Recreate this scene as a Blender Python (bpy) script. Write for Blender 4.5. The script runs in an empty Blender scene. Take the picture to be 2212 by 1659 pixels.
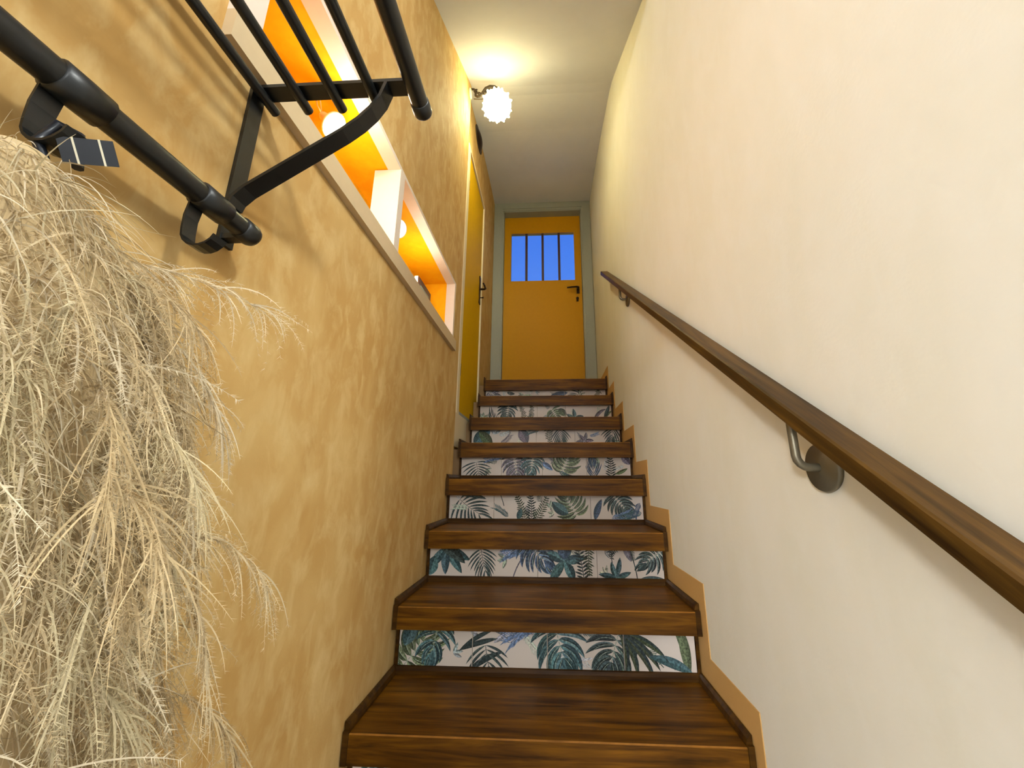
import bpy, bmesh, math, random
import numpy as np
from mathutils import Vector, Matrix

sc = bpy.context.scene
COL = sc.collection
PI = math.pi

# ------------------------------------------------------------------ camera
FPX, IMW, IMH = 836.5, 2212.0, 1659.0
YAW, PITCH, ROLL = 0.0526, 0.2534, 0.0023
CAM = Vector((0.4672, -1.0125, 0.5451))
cd = bpy.data.cameras.new('camera')
cd.sensor_fit = 'HORIZONTAL'; cd.sensor_width = 36.0
cd.lens = FPX * 36.0 / IMW
cd.shift_x = -33.8 / IMW
cd.shift_y = -5.1 / IMW
cd.clip_start = 0.02; cd.clip_end = 100
cam = bpy.data.objects.new('camera', cd); COL.objects.link(cam)
fwd = Vector((-math.sin(YAW) * math.cos(PITCH), math.cos(YAW) * math.cos(PITCH), math.sin(PITCH)))
rgt = Vector((math.cos(YAW), math.sin(YAW), 0)); upv = rgt.cross(fwd)
r2 = rgt * math.cos(ROLL) + upv * math.sin(ROLL); u2 = -rgt * math.sin(ROLL) + upv * math.cos(ROLL)
M = Matrix((r2, u2, -fwd)).transposed().to_4x4(); M.translation = CAM
cam.matrix_world = M
sc.camera = cam

# ------------------------------------------------------------------ world (dusk sky) and exposure
w = bpy.data.worlds.new('dusk_sky'); sc.world = w; w.use_nodes = True
nt = w.node_tree; nt.nodes.clear()
o_ = nt.nodes.new('ShaderNodeOutputWorld'); bg = nt.nodes.new('ShaderNodeBackground')
tc = nt.nodes.new('ShaderNodeTexCoord'); sp = nt.nodes.new('ShaderNodeSeparateXYZ')
rp = nt.nodes.new('ShaderNodeValToRGB')
rp.color_ramp.elements[0].position = 0.25; rp.color_ramp.elements[0].color = (0.10, 0.31, 0.95, 1)
rp.color_ramp.elements[1].position = 0.75; rp.color_ramp.elements[1].color = (0.035, 0.16, 0.80, 1)
nt.links.new(tc.outputs['Generated'], sp.inputs[0]); nt.links.new(sp.outputs['Z'], rp.inputs[0])
nt.links.new(rp.outputs[0], bg.inputs['Color']); nt.links.new(bg.outputs[0], o_.inputs[0])
bg.inputs['Strength'].default_value = 1.0
vs = sc.view_settings
vs.view_transform = 'Standard'; vs.look = 'None'; vs.gamma = 1.0; vs.use_curve_mapping = False
vs.exposure = 0.18
sc.cycles.use_denoising = True
sc.cycles.max_bounces = 5; sc.cycles.diffuse_bounces = 3; sc.cycles.glossy_bounces = 3; sc.cycles.transmission_bounces = 3
sc.cycles.use_adaptive_sampling = True; sc.cycles.adaptive_threshold = 0.12

# ceiling lamp of the room at the foot of the stairs, plus two added fill lights
def lamp_light(name, loc, power, color, radius):
    l = bpy.data.lights.new(name, 'POINT'); l.energy = power; l.color = color; l.shadow_soft_size = radius
    o = bpy.data.objects.new(name, l); o.location = loc; COL.objects.link(o); return o
lamp_light('room_lamp', (1.8, -1.6, 2.13), 92, (0.96, 1.0, 0.94), 0.12)
lamp_light('right_wall_fill', (-1.25, -4.0, 1.25), 260, (0.97, 1.0, 1.0), 0.20)  # unseen fill light added behind the camera to brighten the right wall evenly
lamp_light('left_wall_fill', (1.7, -3.8, 1.6), 70, (0.95, 1.0, 0.98), 0.20)  # second added fill, reaches the far stretch of the left wall

# ------------------------------------------------------------------ material helpers
def lin(r, g, b):
    f = lambda c: (c / 255) / 12.92 if c / 255 <= 0.04045 else ((c / 255 + 0.055) / 1.055) ** 2.4
    return (f(r), f(g), f(b), 1)

def newmat(name):
    m = bpy.data.materials.new(name); m.use_nodes = True
    n = m.node_tree; b = n.nodes['Principled BSDF']
    return m, n, b

def simple(name, col, rough=0.5, metal=0.0, bump=0.0, bscale=200, var=0.0, spec=0.5):
    m, n, b = newmat(name)
    b.inputs['Roughness'].default_value = rough; b.inputs['Metallic'].default_value = metal
    b.inputs['Specular IOR Level'].default_value = spec
    g = n.nodes.new('ShaderNodeNewGeometry')
    nz = n.nodes.new('ShaderNodeTexNoise'); nz.inputs['Scale'].default_value = bscale; nz.inputs['Detail'].default_value = 4
    n.links.new(g.outputs['Position'], nz.inputs['Vector'])
    hs = n.nodes.new('ShaderNodeMix'); hs.data_type = 'RGBA'
    hs.inputs[6].default_value = [c * (1 - var) for c in col[:3]] + [1]
    hs.inputs[7].default_value = [min(1, c * (1 + var)) for c in col[:3]] + [1]
    n.links.new(nz.outputs['Fac'], hs.inputs[0]); n.links.new(hs.outputs[2], b.inputs['Base Color'])
    if bump:
        bp = n.nodes.new('ShaderNodeBump'); bp.inputs['Strength'].default_value = bump; bp.inputs['Distance'].default_value = 0.002
        n.links.new(nz.outputs['Fac'], bp.inputs['Height']); n.links.new(bp.outputs[0], b.inputs['Normal'])
    return m

def plaster(name, c1, c2, c3, stretch=(3, 3, 1.6), bump=0.35, scale=2.2, mottle=0.75):
    """trowelled limewash plaster: cloudy patches plus soft short strokes"""
    m, n, b = newmat(name); b.inputs['Roughness'].default_value = 0.75; b.inputs['Specular IOR Level'].default_value = 0.2
    g = n.nodes.new('ShaderNodeNewGeometry')
    def noise(sc_, det, rough, dist, vec):
        q = n.nodes.new('ShaderNodeTexNoise'); q.inputs['Scale'].default_value = sc_; q.inputs['Detail'].default_value = det
        q.inputs['Roughness'].default_value = rough; q.inputs['Distortion'].default_value = dist
        n.links.new(vec, q.inputs['Vector']); return q
    mp = n.nodes.new('ShaderNodeMapping'); mp.inputs['Scale'].default_value = stretch; mp.inputs['Rotation'].default_value = (0.45, 0, 0)
    n.links.new(g.outputs['Position'], mp.inputs['Vector'])
    a = noise(scale, 3, 0.6, 0.5, mp.outputs[0])
    s = noise(scale * 3.2, 4, 0.6, 0.4, mp.outputs[0])
    r1 = n.nodes.new('ShaderNodeValToRGB'); r1.color_ramp.elements[0].position = 0.36; r1.color_ramp.elements[1].position = 0.66
    r1.color_ramp.elements[0].color = c1; r1.color_ramp.elements[1].color = c2
    n.links.new(a.outputs['Fac'], r1.inputs[0])
    r2_ = n.nodes.new('ShaderNodeValToRGB'); r2_.color_ramp.elements[0].position = 0.46; r2_.color_ramp.elements[1].position = 0.72
    r2_.color_ramp.elements[0].color = (0, 0, 0, 1); r2_.color_ramp.elements[1].color = (mottle, mottle, mottle, 1)
    n.links.new(s.outputs['Fac'], r2_.inputs[0])
    mx = n.nodes.new('ShaderNodeMix'); mx.data_type = 'RGBA'
    n.links.new(r2_.outputs[0], mx.inputs[0]); n.links.new(r1.outputs[0], mx.inputs[6]); mx.inputs[7].default_value = c3
    n.links.new(mx.outputs[2], b.inputs['Base Color'])
    f = noise(55, 2, 0.7, 0.0, g.outputs['Position'])
    bp = n.nodes.new('ShaderNodeBump'); bp.inputs['Strength'].default_value = bump; bp.inputs['Distance'].default_value = 0.002
    n.links.new(f.outputs['Fac'], bp.inputs['Height']); n.links.new(bp.outputs[0], b.inputs['Normal'])
    return m

def wood(name, dark, mid, light, scale, rough=0.42, rot=(0, 0, 0)):
    """stained pine: streaky grain along the board with soft darker areas"""
    m, n, b = newmat(name); b.inputs['Roughness'].default_value = rough; b.inputs['Specular IOR Level'].default_value = 0.2
    g = n.nodes.new('ShaderNodeNewGeometry')
    mp = n.nodes.new('ShaderNodeMapping'); mp.vector_type = 'TEXTURE'
    mp.inputs['Scale'].default_value = [1 / v for v in scale]; mp.inputs['Rotation'].default_value = rot
    n.links.new(g.outputs['Position'], mp.inputs['Vector'])
    a = n.nodes.new('ShaderNodeTexNoise'); a.inputs['Scale'].default_value = 3.0; a.inputs['Detail'].default_value = 4; a.inputs['Distortion'].default_value = 0.5; a.inputs['Roughness'].default_value = 0.65
    n.links.new(mp.outputs[0], a.inputs['Vector'])
    r = n.nodes.new('ShaderNodeValToRGB'); e = r.color_ramp.elements
    e[0].position = 0.32; e[0].color = dark; e[1].position = 0.70; e[1].color = light
    q = e.new(0.5); q.color = mid
    n.links.new(a.outputs['Fac'], r.inputs[0])
    k = n.nodes.new('ShaderNodeTexNoise'); k.inputs['Scale'].default_value = 6.0; k.inputs['Detail'].default_value = 1
    n.links.new(g.outputs['Position'], k.inputs['Vector'])
    kr = n.nodes.new('ShaderNodeValToRGB'); kr.color_ramp.elements[0].position = 0.32; kr.color_ramp.elements[0].color = (0.62, 0.60, 0.58, 1)
    kr.color_ramp.elements[1].position = 0.6; kr.color_ramp.elements[1].color = (1, 1, 1, 1)
    n.links.new(k.outputs['Fac'], kr.inputs[0])
    mx = n.nodes.new('ShaderNodeMix'); mx.data_type = 'RGBA'; mx.blend_type = 'MULTIPLY'; mx.inputs[0].default_value = 0.7
    n.links.new(r.outputs[0], mx.inputs[6]); n.links.new(kr.outputs[0], mx.inputs[7])
    n.links.new(mx.outputs[2], b.inputs['Base Color'])
    return m

def emis(name, col, strength):
    m, n, b = newmat(name)
    b.inputs['Base Color'].default_value = (0.9, 0.9, 0.85, 1); b.inputs['Roughness'].default_value = 0.3
    b.inputs['Emission Color'].default_value = col; b.inputs['Emission Strength'].default_value = strength
    return m

def vcol(name, rough=0.5, sheen=0.0, trans=0.0):
    m, n, b = newmat(name); b.inputs['Roughness'].default_value = rough
    a = n.nodes.new('ShaderNodeVertexColor'); a.layer_name = 'Col'
    if name == 'leaf_print_ink':
        g = n.nodes.new('ShaderNodeNewGeometry'); z = n.nodes.new('ShaderNodeTexNoise'); z.inputs['Scale'].default_value = 170; z.inputs['Detail'].default_value = 2
        n.links.new(g.outputs['Position'], z.inputs['Vector'])
        rr = n.nodes.new('ShaderNodeMapRange'); rr.inputs[1].default_value = 0.3; rr.inputs[2].default_value = 0.7; rr.inputs[3].default_value = 0.5; rr.inputs[4].default_value = 2.1
        n.links.new(z.outputs['Fac'], rr.inputs[0])
        vm = n.nodes.new('ShaderNodeVectorMath'); vm.operation = 'SCALE'
        n.links.new(a.outputs['Color'], vm.inputs[0]); n.links.new(rr.outputs[0], vm.inputs['Scale']); n.links.new(vm.outputs[0], b.inputs['Base Color'])
    else:
        n.links.new(a.outputs['Color'], b.inputs['Base Color'])
    b.inputs['Sheen Weight'].default_value = sheen
    b.inputs['Specular IOR Level'].default_value = 0.3
    if trans:
        out = n.nodes['Material Output']
        t = n.nodes.new('ShaderNodeBsdfTranslucent'); n.links.new(a.outputs['Color'], t.inputs['Color'])
        ms = n.nodes.new('ShaderNodeMixShader'); ms.inputs[0].default_value = trans
        n.links.new(b.outputs[0], ms.inputs[1]); n.links.new(t.outputs[0], ms.inputs[2]); n.links.new(ms.outputs[0], out.inputs[0])
    return m

MT = {}
MT['plaster_tan'] = plaster('tan_plaster', lin(190, 148, 84), lin(206, 170, 108), lin(218, 188, 130))
MT['cream'] = plaster('cream_paint', lin(232, 227, 210), lin(236, 231, 217), lin(236, 232, 219), bump=0.25, scale=1.6)
MT['ceiling'] = plaster('ceiling_white', lin(212, 210, 214), lin(216, 214, 218), lin(216, 214, 218), bump=0.25, scale=1.4)
MT['orange'] = plaster('orange_plaster', lin(250, 174, 4), lin(253, 184, 6), lin(254, 194, 14), bump=0.2, scale=3)
MT['frame_white'] = simple('off_white_paint', lin(232, 216, 200), 0.45, bump=0.1, bscale=60, var=0.03)
MT['board_tan'] = simple('beige_board_paint', lin(206, 182, 144), 0.5, bump=0.1, bscale=60, var=0.05)
MT['pale'] = simple('pale_paint', lin(226, 210, 178), 0.6, bump=0.1, bscale=60, var=0.03)
MT['brown_paint'] = simple('brown_wall_paint', lin(202, 158, 92), 0.7, bump=0.1, bscale=120, var=0.04)
MT['wood'] = wood('dark_stained_pine', lin(54, 29, 3), lin(98, 60, 7), lin(134, 88, 14), (1.1, 16, 16))
MT['wood_dark'] = wood('dark_molding_wood', lin(44, 24, 4), lin(68, 42, 7), lin(92, 60, 12), (1.1, 16, 16))
MT['wood_rail'] = wood('handrail_wood', lin(42, 26, 6), lin(74, 50, 15), lin(102, 72, 26), (16, 1.1, 16), 0.45, (0.62, 0, 0))
MT['worn'] = simple('worn_wood_edge', lin(138, 92, 32), 0.5, var=0.75, bscale=22, spec=0.2)
MT['tile'] = simple('white_glazed_tile', lin(226, 216, 208), 0.28, var=0.03, bscale=12)
MT['print'] = vcol('leaf_print_ink', 0.3)
MT['grout'] = simple('grout', lin(150, 140, 125), 0.9)
MT['core'] = simple('stair_core_plaster', lin(150, 120, 85), 0.9)
MT['black'] = simple('black_painted_metal', lin(22, 24, 24), 0.36, 0.0, bump=0.05, bscale=300, var=0.1)
MT['nickel'] = simple('grey_satin_metal', lin(120, 112, 92), 0.42, 0.55, var=0.05)
MT['door_ochre'] = simple('ochre_door_paint', lin(200, 142, 0), 0.5, bump=0.06, bscale=40, var=0.06, spec=0.25)
MT['door_side'] = simple('mustard_door_paint', lin(206, 160, 0), 0.6, bump=0.06, bscale=30, var=0.08, spec=0.12)
MT['frame_grey'] = simple('grey_blue_frame_paint', lin(154, 156, 148), 0.5, bump=0.08, bscale=50, var=0.05)
MT['bronze'] = simple('dark_bronze', lin(52, 34, 20), 0.35, 0.7, var=0.15)
MT['iron'] = simple('wrought_iron', lin(66, 54, 42), 0.5, 0.5, var=0.2)
MT['mullion'] = simple('dark_mullion', lin(70, 44, 40), 0.5)
MT['lens'] = emis('spot_lens', (1.0, 0.90, 0.66, 1), 30)
MT['lens_dim'] = emis('spot_lens_dim', (1.0, 0.88, 0.62, 1), 1.6)
MT['shade'] = emis('lit_glass_shade', (1.0, 0.93, 0.50, 1), 72)
MT['shade_top'] = emis('lit_glass_shade_upper', (1.0, 0.93, 0.50, 1), 9)
MT['feather'] = vcol('ostrich_feather', 0.8, 0.3, 0.3)
MT['lining'] = simple('cream_lining', lin(196, 172, 130), 0.9, var=0.12, bscale=40)
MT['label_dark'] = simple('black_satin', lin(22, 26, 34), 0.3, var=0.3, bscale=90)
MT['label_stripe'] = simple('pale_thread', lin(214, 206, 180), 0.6)
MT['pic_dark'] = simple('dark_picture_border', lin(62, 40, 28), 0.4)
MT['pic_white'] = simple('white_box_side', lin(246, 240, 226), 0.5)
MT['pic_art'] = simple('grey_green_picture', lin(120, 136, 118), 0.4, var=0.35, bscale=30)
MT['wire'] = simple('pale_cable', lin(220, 180, 110), 0.5)
MT['floor'] = simple('floor_tile', lin(150, 145, 138), 0.5, var=0.06, bscale=4)
MT['room_white'] = simple('white_room_paint', lin(222, 222, 222), 0.8, var=0.02, bscale=3)
m, n, b = newmat('clear_glass')
out = n.nodes['Material Output']
gl = n.nodes.new('ShaderNodeBsdfGlossy'); gl.inputs['Roughness'].default_value = 0.02
tr = n.nodes.new('ShaderNodeBsdfTransparent'); tr.inputs['Color'].default_value = (0.93, 0.95, 0.97, 1)
fr = n.nodes.new('ShaderNodeFresnel'); fr.inputs['IOR'].default_value = 1.45
ms = n.nodes.new('ShaderNodeMixShader')
n.links.new(fr.outputs[0], ms.inputs[0]); n.links.new(tr.outputs[0], ms.inputs[1]); n.links.new(gl.outputs[0], ms.inputs[2]); n.links.new(ms.outputs[0], out.inputs[0])
MT['glass'] = m

# ------------------------------------------------------------------ geometry helpers
class MB:
    """collects faces in world coordinates; build() links them as one mesh object"""
    def __init__(s): s.v = []; s.f = []; s.mi = []; s.smooth = []
    def add(s, verts, faces, mi=0, smooth=False):
        o = len(s.v); s.v += [tuple(p) for p in verts]
        for k, f in enumerate(faces):
            s.f.append([i + o for i in f]); s.mi.append(mi[k] if isinstance(mi, list) else mi); s.smooth.append(smooth)
        return s
    def box(s, x0, x1, y0, y1, z0, z1, mi=0):
        v = [(x0, y0, z0), (x1, y0, z0), (x1, y1, z0), (x0, y1, z0), (x0, y0, z1), (x1, y0, z1), (x1, y1, z1), (x0, y1, z1)]
        return s.add(v, [(0, 3, 2, 1), (4, 5, 6, 7), (0, 1, 5, 4), (1, 2, 6, 5), (2, 3, 7, 6), (3, 0, 4, 7)], mi)
    def prism(s, poly, axis, a, b_, mi=0, side_mi=None):
        """polygon (2D list) extruded along axis from a to b_. axis 'x': (y,z), 'y': (x,z), 'z': (x,y)"""
        def P(q, t):
            return {'x': (t, q[0], q[1]), 'y': (q[0], t, q[1]), 'z': (q[0], q[1], t)}[axis]
        n = len(poly); v = [P(q, a) for q in poly] + [P(q, b_) for q in poly]
        fs = [tuple(range(n))[::-1], tuple(range(n, 2 * n))]
        mm = [mi, mi]
        for i in range(n):
            j = (i + 1) % n; fs.append((i, j, n + j, n + i)); mm.append(side_mi[i] if side_mi else mi)
        return s.add(v, fs, mm)
    def tube(s, pts, r, seg=10, cap=True, smooth=True):
        pts = [Vector(p) for p in pts]; n = len(pts)
        rr = r if isinstance(r, (list, tuple)) else [r] * n
        t0 = (pts[1] - pts[0]).normalized()
        ref = Vector((0, 0, 1)) if abs(t0.z) < 0.9 else Vector((1, 0, 0))
        a = t0.cross(ref).normalized(); V = []
        for i in range(n):
            t = (pts[min(i + 1, n - 1)] - pts[max(i - 1, 0)])
            t.normalize(); a = (a - t * a.dot(t)).normalized(); c = t.cross(a)
            for k in range(seg):
                th = 2 * PI * k / seg; V.append(pts[i] + (a * math.cos(th) + c * math.sin(th)) * rr[i])
        F = []
        for i in range(n - 1):
            for k in range(seg):
                F.append((i * seg + k, i * seg + (k + 1) % seg, (i + 1) * seg + (k + 1) % seg, (i + 1) * seg + k))
        s.add(V, F, 0, smooth)
        if cap:
            s.add(V[:seg], [tuple(range(seg))[::-1]]); s.add(V[-seg:], [tuple(range(seg))])
        return s
    def strap(s, path, axis, a, b_, th):
        """flat bar: 2D path with thickness th, extruded along axis between a and b_"""
        n = len(path); L = []; R_ = []
        for i in range(n):
            p = Vector(path[i]); d = Vector(path[min(i + 1, n - 1)]) - Vector(path[max(i - 1, 0)]); d.normalize()
            nn = Vector((-d.y, d.x)) * th / 2; L.append(p + nn); R_.append(p - nn)
        for i in range(n - 1):
            s.prism([L[i], L[i + 1], R_[i + 1], R_[i]], axis, a, b_)
        return s
    def lathe(s, prof, centre, axis=Vector((0, 0, 1)), seg=24, smooth=True):
        ax = Vector(axis).normalized(); ref = Vector((0, 0, 1)) if abs(ax.z) < 0.9 else Vector((1, 0, 0))
        a = ax.cross(ref).normalized(); c = ax.cross(a); V = []
        for (r, h) in prof:
            for k in range(seg):
                th = 2 * PI * k / seg; V.append(Vector(centre) + ax * h + (a * math.cos(th) + c * math.sin(th)) * r)
        F = []
        for i in range(len(prof) - 1):
            for k in range(seg):
                F.append((i * seg + k, i * seg + (k + 1) % seg, (i + 1) * seg + (k + 1) % seg, (i + 1) * seg + k))
        return s.add(V, F, 0, smooth)
    def build(s, name, mat, parent=None, origin=None, cols=None, uv=None):
        mats = mat if isinstance(mat, list) else [mat]
        v = np.array(s.v, dtype=float)
        if origin is None:
            lo, hi = v.min(0), v.max(0); origin = ((lo[0] + hi[0]) / 2, (lo[1] + hi[1]) / 2, lo[2])
        origin = Vector(origin)
        me = bpy.data.meshes.new(name)
        me.from_pydata((v - np.array(origin)).tolist(), [], s.f)
        for mm in mats: me.materials.append(MT[mm])
        me.polygons.foreach_set('material_index', s.mi); me.polygons.foreach_set('use_smooth', s.smooth)
        if cols is not None:
            ca = me.color_attributes.new('Col', 'FLOAT_COLOR', 'POINT')
            ca.data.foreach_set('color', np.array(cols, dtype=np.float32).ravel())
        me.update()
        if cols is None:
            bm = bmesh.new(); bm.from_mesh(me)
            if len(bm.faces) < 60000: bmesh.ops.recalc_face_normals(bm, faces=bm.faces)
            bm.to_mesh(me); bm.free()
        o = bpy.data.objects.new(name, me); COL.objects.link(o)
        pw = Vector((0, 0, 0))
        if parent is not None:
            o.parent = parent
            q = parent
            while q is not None: pw = pw + q.location; q = q.parent
        o.location = origin - pw
        return o

def thing(name, label, cat, loc, group=None):
    o = bpy.data.objects.new(name, None); o.empty_display_size = 0.05; COL.objects.link(o); o.location = loc
    o['label'] = label; o['category'] = cat
    if group: o['group'] = group
    return o
def tag(o, label, cat, group=None):
    o['label'] = label; o['category'] = cat
    if group: o['group'] = group
    return o
def struct(o, label=None, cat=None):
    o['kind'] = 'structure'
    if label: o['label'] = label
    if cat: o['category'] = cat
    return o
def B(*a): return MB().box(*a)

# ================================================================== the setting
W = 0.90                     # stairwell width, left wall at x=0
XF = -0.035                  # upper stretch of the left wall stands back a little
SY = [0.0, 0.250, 0.518, 0.780, 0.995, 1.240, 1.494, 1.706]     # nosings
SZ = [0.0, 0.185, 0.366, 0.558, 0.742, 0.914, 1.099, 1.268]     # tread heights
ST = [0.060, 0.061, 0.062, 0.072, 0.076, 0.075, 0.064, 0.080]   # fascia heights
FLOOR = -0.37
YD = 2.24
NY0, NY1, NZ0, NZ1 = -0.575, 0.735, 1.222, 1.512     # opening of the wall niche
ND = -0.17
CORNER = 0.905

# floor of the room below
struct(B(-3.2, 4.7, -4.2, 0.1, FLOOR - 0.1, FLOOR).build('floor', 'floor'), 'brown tiled floor of the room at the foot of the stairs', 'floor')

# left wall with the niche cut through it
wl = MB()
wl.box(-0.30, 0, -1.10, NY0 - 0.02, FLOOR - 0.1, 3.3)
wl.box(-0.30, 0, NY0 - 0.02, NY1 + 0.03, FLOOR - 0.1, NZ0 - 0.02)
wl.box(-0.30, 0, NY0 - 0.02, NY1 + 0.03, NZ1 + 0.02, 3.3)
wl.box(-0.30, 0, NY1 + 0.03, CORNER, FLOOR - 0.1, 3.3)
wall_left = struct(wl.build('wall_left', 'plaster_tan'), 'tan trowelled plaster wall on the left with a long niche', 'wall')
nl = MB()
nl.box(-0.30, ND, NY0 - 0.02, NY1 + 0.03, NZ0 - 0.02, NZ1 + 0.02)            # back
nl.box(ND, -0.035, NY0 - 0.02, NY1 + 0.03, NZ1 + 0.004, NZ1 + 0.02)          # top
nl.box(ND, -0.035, NY0 - 0.02, NY1 + 0.03, NZ0 - 0.02, NZ0 - 0.004)          # bottom
nl.box(ND, -0.035, NY0 - 0.02, NY0 - 0.004, NZ0 - 0.004, NZ1 + 0.004)
nl.box(ND, -0.035, NY1 + 0.004, NY1 + 0.03, NZ0 - 0.004, NZ1 + 0.004)
nl.build('niche_lining', 'orange', wall_left)['label'] = 'bright orange plaster lining of the niche'
# niche frame boards
nf = bpy.data.objects.new('trim_1', None); COL.objects.link(nf); nf.location = (0, 0.08, NZ0 - 0.05)
struct(nf, 'off white wooden frame with a divider around the orange wall niche', 'frame')
P1 = 0.017
B(-0.035, P1, NY0 - 0.045, NY1 + 0.045, NZ0 - 0.052, NZ0).build('bottom_board', 'board_tan', nf)
B(-0.035, 0.006, NY0 - 0.045, NY1 + 0.03, NZ1, NZ1 + 0.014).build('top_board', 'frame_white', nf)
B(-0.035, P1, NY0 - 0.045, NY0, NZ0, NZ1).build('side_board', 'frame_white', nf)
B(-0.035, 0.008, NY1, NY1 + 0.022, NZ0, NZ1).build('side_board', 'frame_white', nf)
B(-0.078, 0.008, -0.006, 0.030, NZ0, NZ1).build('divider', 'frame_white', nf)

# upper left wall, set back, with the side door opening
DY0, DY1, DZ0, DZ1 = 1.10, 1.672, 0.925, 2.70
wu = MB()
wu.box(-0.30, XF, CORNER, DY0 - 0.05, FLOOR - 0.1, 3.35)
wu.box(-0.30, XF, DY0 - 0.05, DY1 + 0.02, DZ1 + 0.02, 3.35)
wu.box(-0.30, XF, DY1 + 0.02, YD + 0.3, FLOOR - 0.1, 3.35)
wu.box(-0.30, XF, DY0 - 0.05, DY1 + 0.02, FLOOR - 0.1, DZ0 - 0.02)
struct(wu.build('wall_left_upper', 'plaster_tan'), 'tan plaster wall beside the top of the stairs', 'wall')
struct(B(XF - 0.01, XF + 0.012, CORNER, DY1 - 0.02, DZ0 - 0.20, DZ0 - 0.02).build('baseboard_left', 'pale'), 'pale painted band under the mustard side door', 'baseboard')

# right wall and the walls of the room below
struct(B(W, W + 0.15, -0.78, YD + 0.3, FLOOR - 0.1, 3.35).build('wall_right', 'cream'), 'cream painted wall on the right with the handrail', 'wall')
struct(B(W + 0.15, 4.7, -0.78, -0.63, FLOOR - 0.1, 2.6).build('wall_front', 'room_white'), 'white wall of the room below', 'wall')
struct(B(-3.2, 4.7, -4.35, -4.2, FLOOR - 0.1, 2.6).build('wall_back', 'room_white'), 'white wall behind the viewer', 'wall')
struct(B(4.55, 4.7, -4.2, -0.78, FLOOR - 0.1, 2.6).build('wall_side', 'room_white'), 'white side wall of the room below', 'wall')
struct(B(-3.2, -0.30, -1.10, -0.95, FLOOR - 0.1, 2.6).build('wall_front_left', 'room_white'), 'white wall of the room below left of the stairs', 'wall')
struct(B(-3.35, -3.2, -4.2, -0.95, FLOOR - 0.1, 2.6).build('wall_side_left', 'room_white'), 'white left side wall of the room below', 'wall')
# ceiling: flat in the room, sloping with the stairs, nearly level over the landing
CP = [(-4.2, 2.44), (0.0, 2.44), (0.86, 2.985), (0.93, 3.025), (1.02, 3.060), (1.35, 3.128), (1.60, 3.160), (1.86, 3.188), (YD + 0.3, 3.225)]
cl = MB()
poly = CP + [(y, z + 0.15) for y, z in CP[::-1]]
for i in range(len(CP) - 1):
    (y0, z0), (y1, z1) = CP[i], CP[i + 1]
    x0, x1 = (-0.3, W + 0.1) if i > 0 else (-3.2, 4.7)
    cl.prism([(y0, z0), (y1, z1), (y1, z1 + 0.15), (y0, z0 + 0.15)], 'x', x0, x1)
struct(cl.build('ceiling', 'ceiling'), 'white ceiling sloping up over the stairs', 'ceiling')

# end wall around the upper door
we = MB()
we.box(-0.3, XF, YD + 0.02, YD + 0.28, 1.27, 3.4); we.box(W, W + 0.3, YD + 0.02, YD + 0.28, 1.27, 3.4)
we.box(XF, W, YD + 0.05, YD + 0.28, 3.20, 3.4)
we.box(XF, 0.02, YD + 0.05, YD + 0.28, 1.27, 3.2); we.box(0.84, W, YD + 0.05, YD + 0.28, 1.27, 3.2)
struct(we.build('wall_end', 'cream'), 'cream end wall above the landing', 'wall')

# painted brown skirting that follows the steps on the right wall
sk = MB(); H = 0.083; BW = 0.040
for k in range(8):
    y0 = SY[k] - BW
    y1 = (SY[k + 1] - BW) if k < 7 else YD - 0.02
    zb = (SZ[k] - 0.30)
    sk.box(W - 0.0022, W + 0.002, y0, y1, zb, SZ[k] + H)
struct(sk.build('baseboard_right', 'brown_paint'), 'brown painted stepped skirting along the stairs on the right wall', 'baseboard')

# ================================================================== upper door
dr = struct(bpy.data.objects.new('door_1', None)); COL.objects.link(dr); dr.location = (0.43, YD, SZ[7])
dr['label'] = 'ochre door with four glass panes at the top of the stairs'; dr['category'] = 'door'
FZ = 3.215
cas = [(XF + 0.002, 0.052), (0.812, W - 0.004)]
for a, b_ in cas:
    q = MB(); q.box(a, b_, YD - 0.005, YD + 0.05, SZ[7], FZ - 0.095); q.build('casing', 'frame_grey', dr)
MB().box(XF + 0.002, W - 0.004, YD - 0.005, YD + 0.05, FZ - 0.095, FZ).build('casing', 'frame_grey', dr)
st_ = MB(); st_.box(0.036, 0.048, YD - 0.011, YD - 0.004, SZ[7], FZ - 0.075); st_.box(0.816, 0.828, YD - 0.011, YD - 0.004, SZ[7], FZ - 0.075)
st_.box(0.036, 0.828, YD - 0.011, YD - 0.004, FZ - 0.075, FZ - 0.063); st_.build('casing_bead', 'frame_grey', dr)
jm = MB(); jm.box(0.052, 0.062, YD + 0.0, YD + 0.13, SZ[7], FZ - 0.095); jm.box(0.802, 0.812, YD, YD + 0.13, SZ[7], FZ - 0.095)
jm.box(0.052, 0.812, YD, YD + 0.13, FZ - 0.107, FZ - 0.095); jm.build('jamb', 'frame_grey', dr)
LY0, LY1 = YD + 0.085, YD + 0.125
GX0, GX1, GZ0, GZ1 = 0.128, 0.742, 2.405, 2.925
lf = MB()
lf.box(0.062, GX0, LY0, LY1, SZ[7] + 0.008, FZ - 0.107); lf.box(GX1, 0.802, LY0, LY1, SZ[7] + 0.008, FZ - 0.107)
lf.box(GX0, GX1, LY0, LY1, SZ[7] + 0.008, GZ0); lf.box(GX0, GX1, LY0, LY1, GZ1, FZ - 0.107)
leaf = lf.build('door_leaf', 'door_ochre', dr)
pw_ = (GX1 - GX0 + 0.022) / 4
for i in range(4):
    x0 = GX0 + i * pw_
    B(x0, x0 + pw_ - 0.022, LY0 + 0.016, LY0 + 0.022, GZ0, GZ1).build('pane', 'glass', leaf)
    if i < 3:
        B(x0 + pw_ - 0.022, x0 + pw_, LY0 + 0.004, LY1 - 0.004, GZ0, GZ1).build('mullion', 'mullion', leaf)
hd = MB()
hx, hz = 0.765, 2.305
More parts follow.
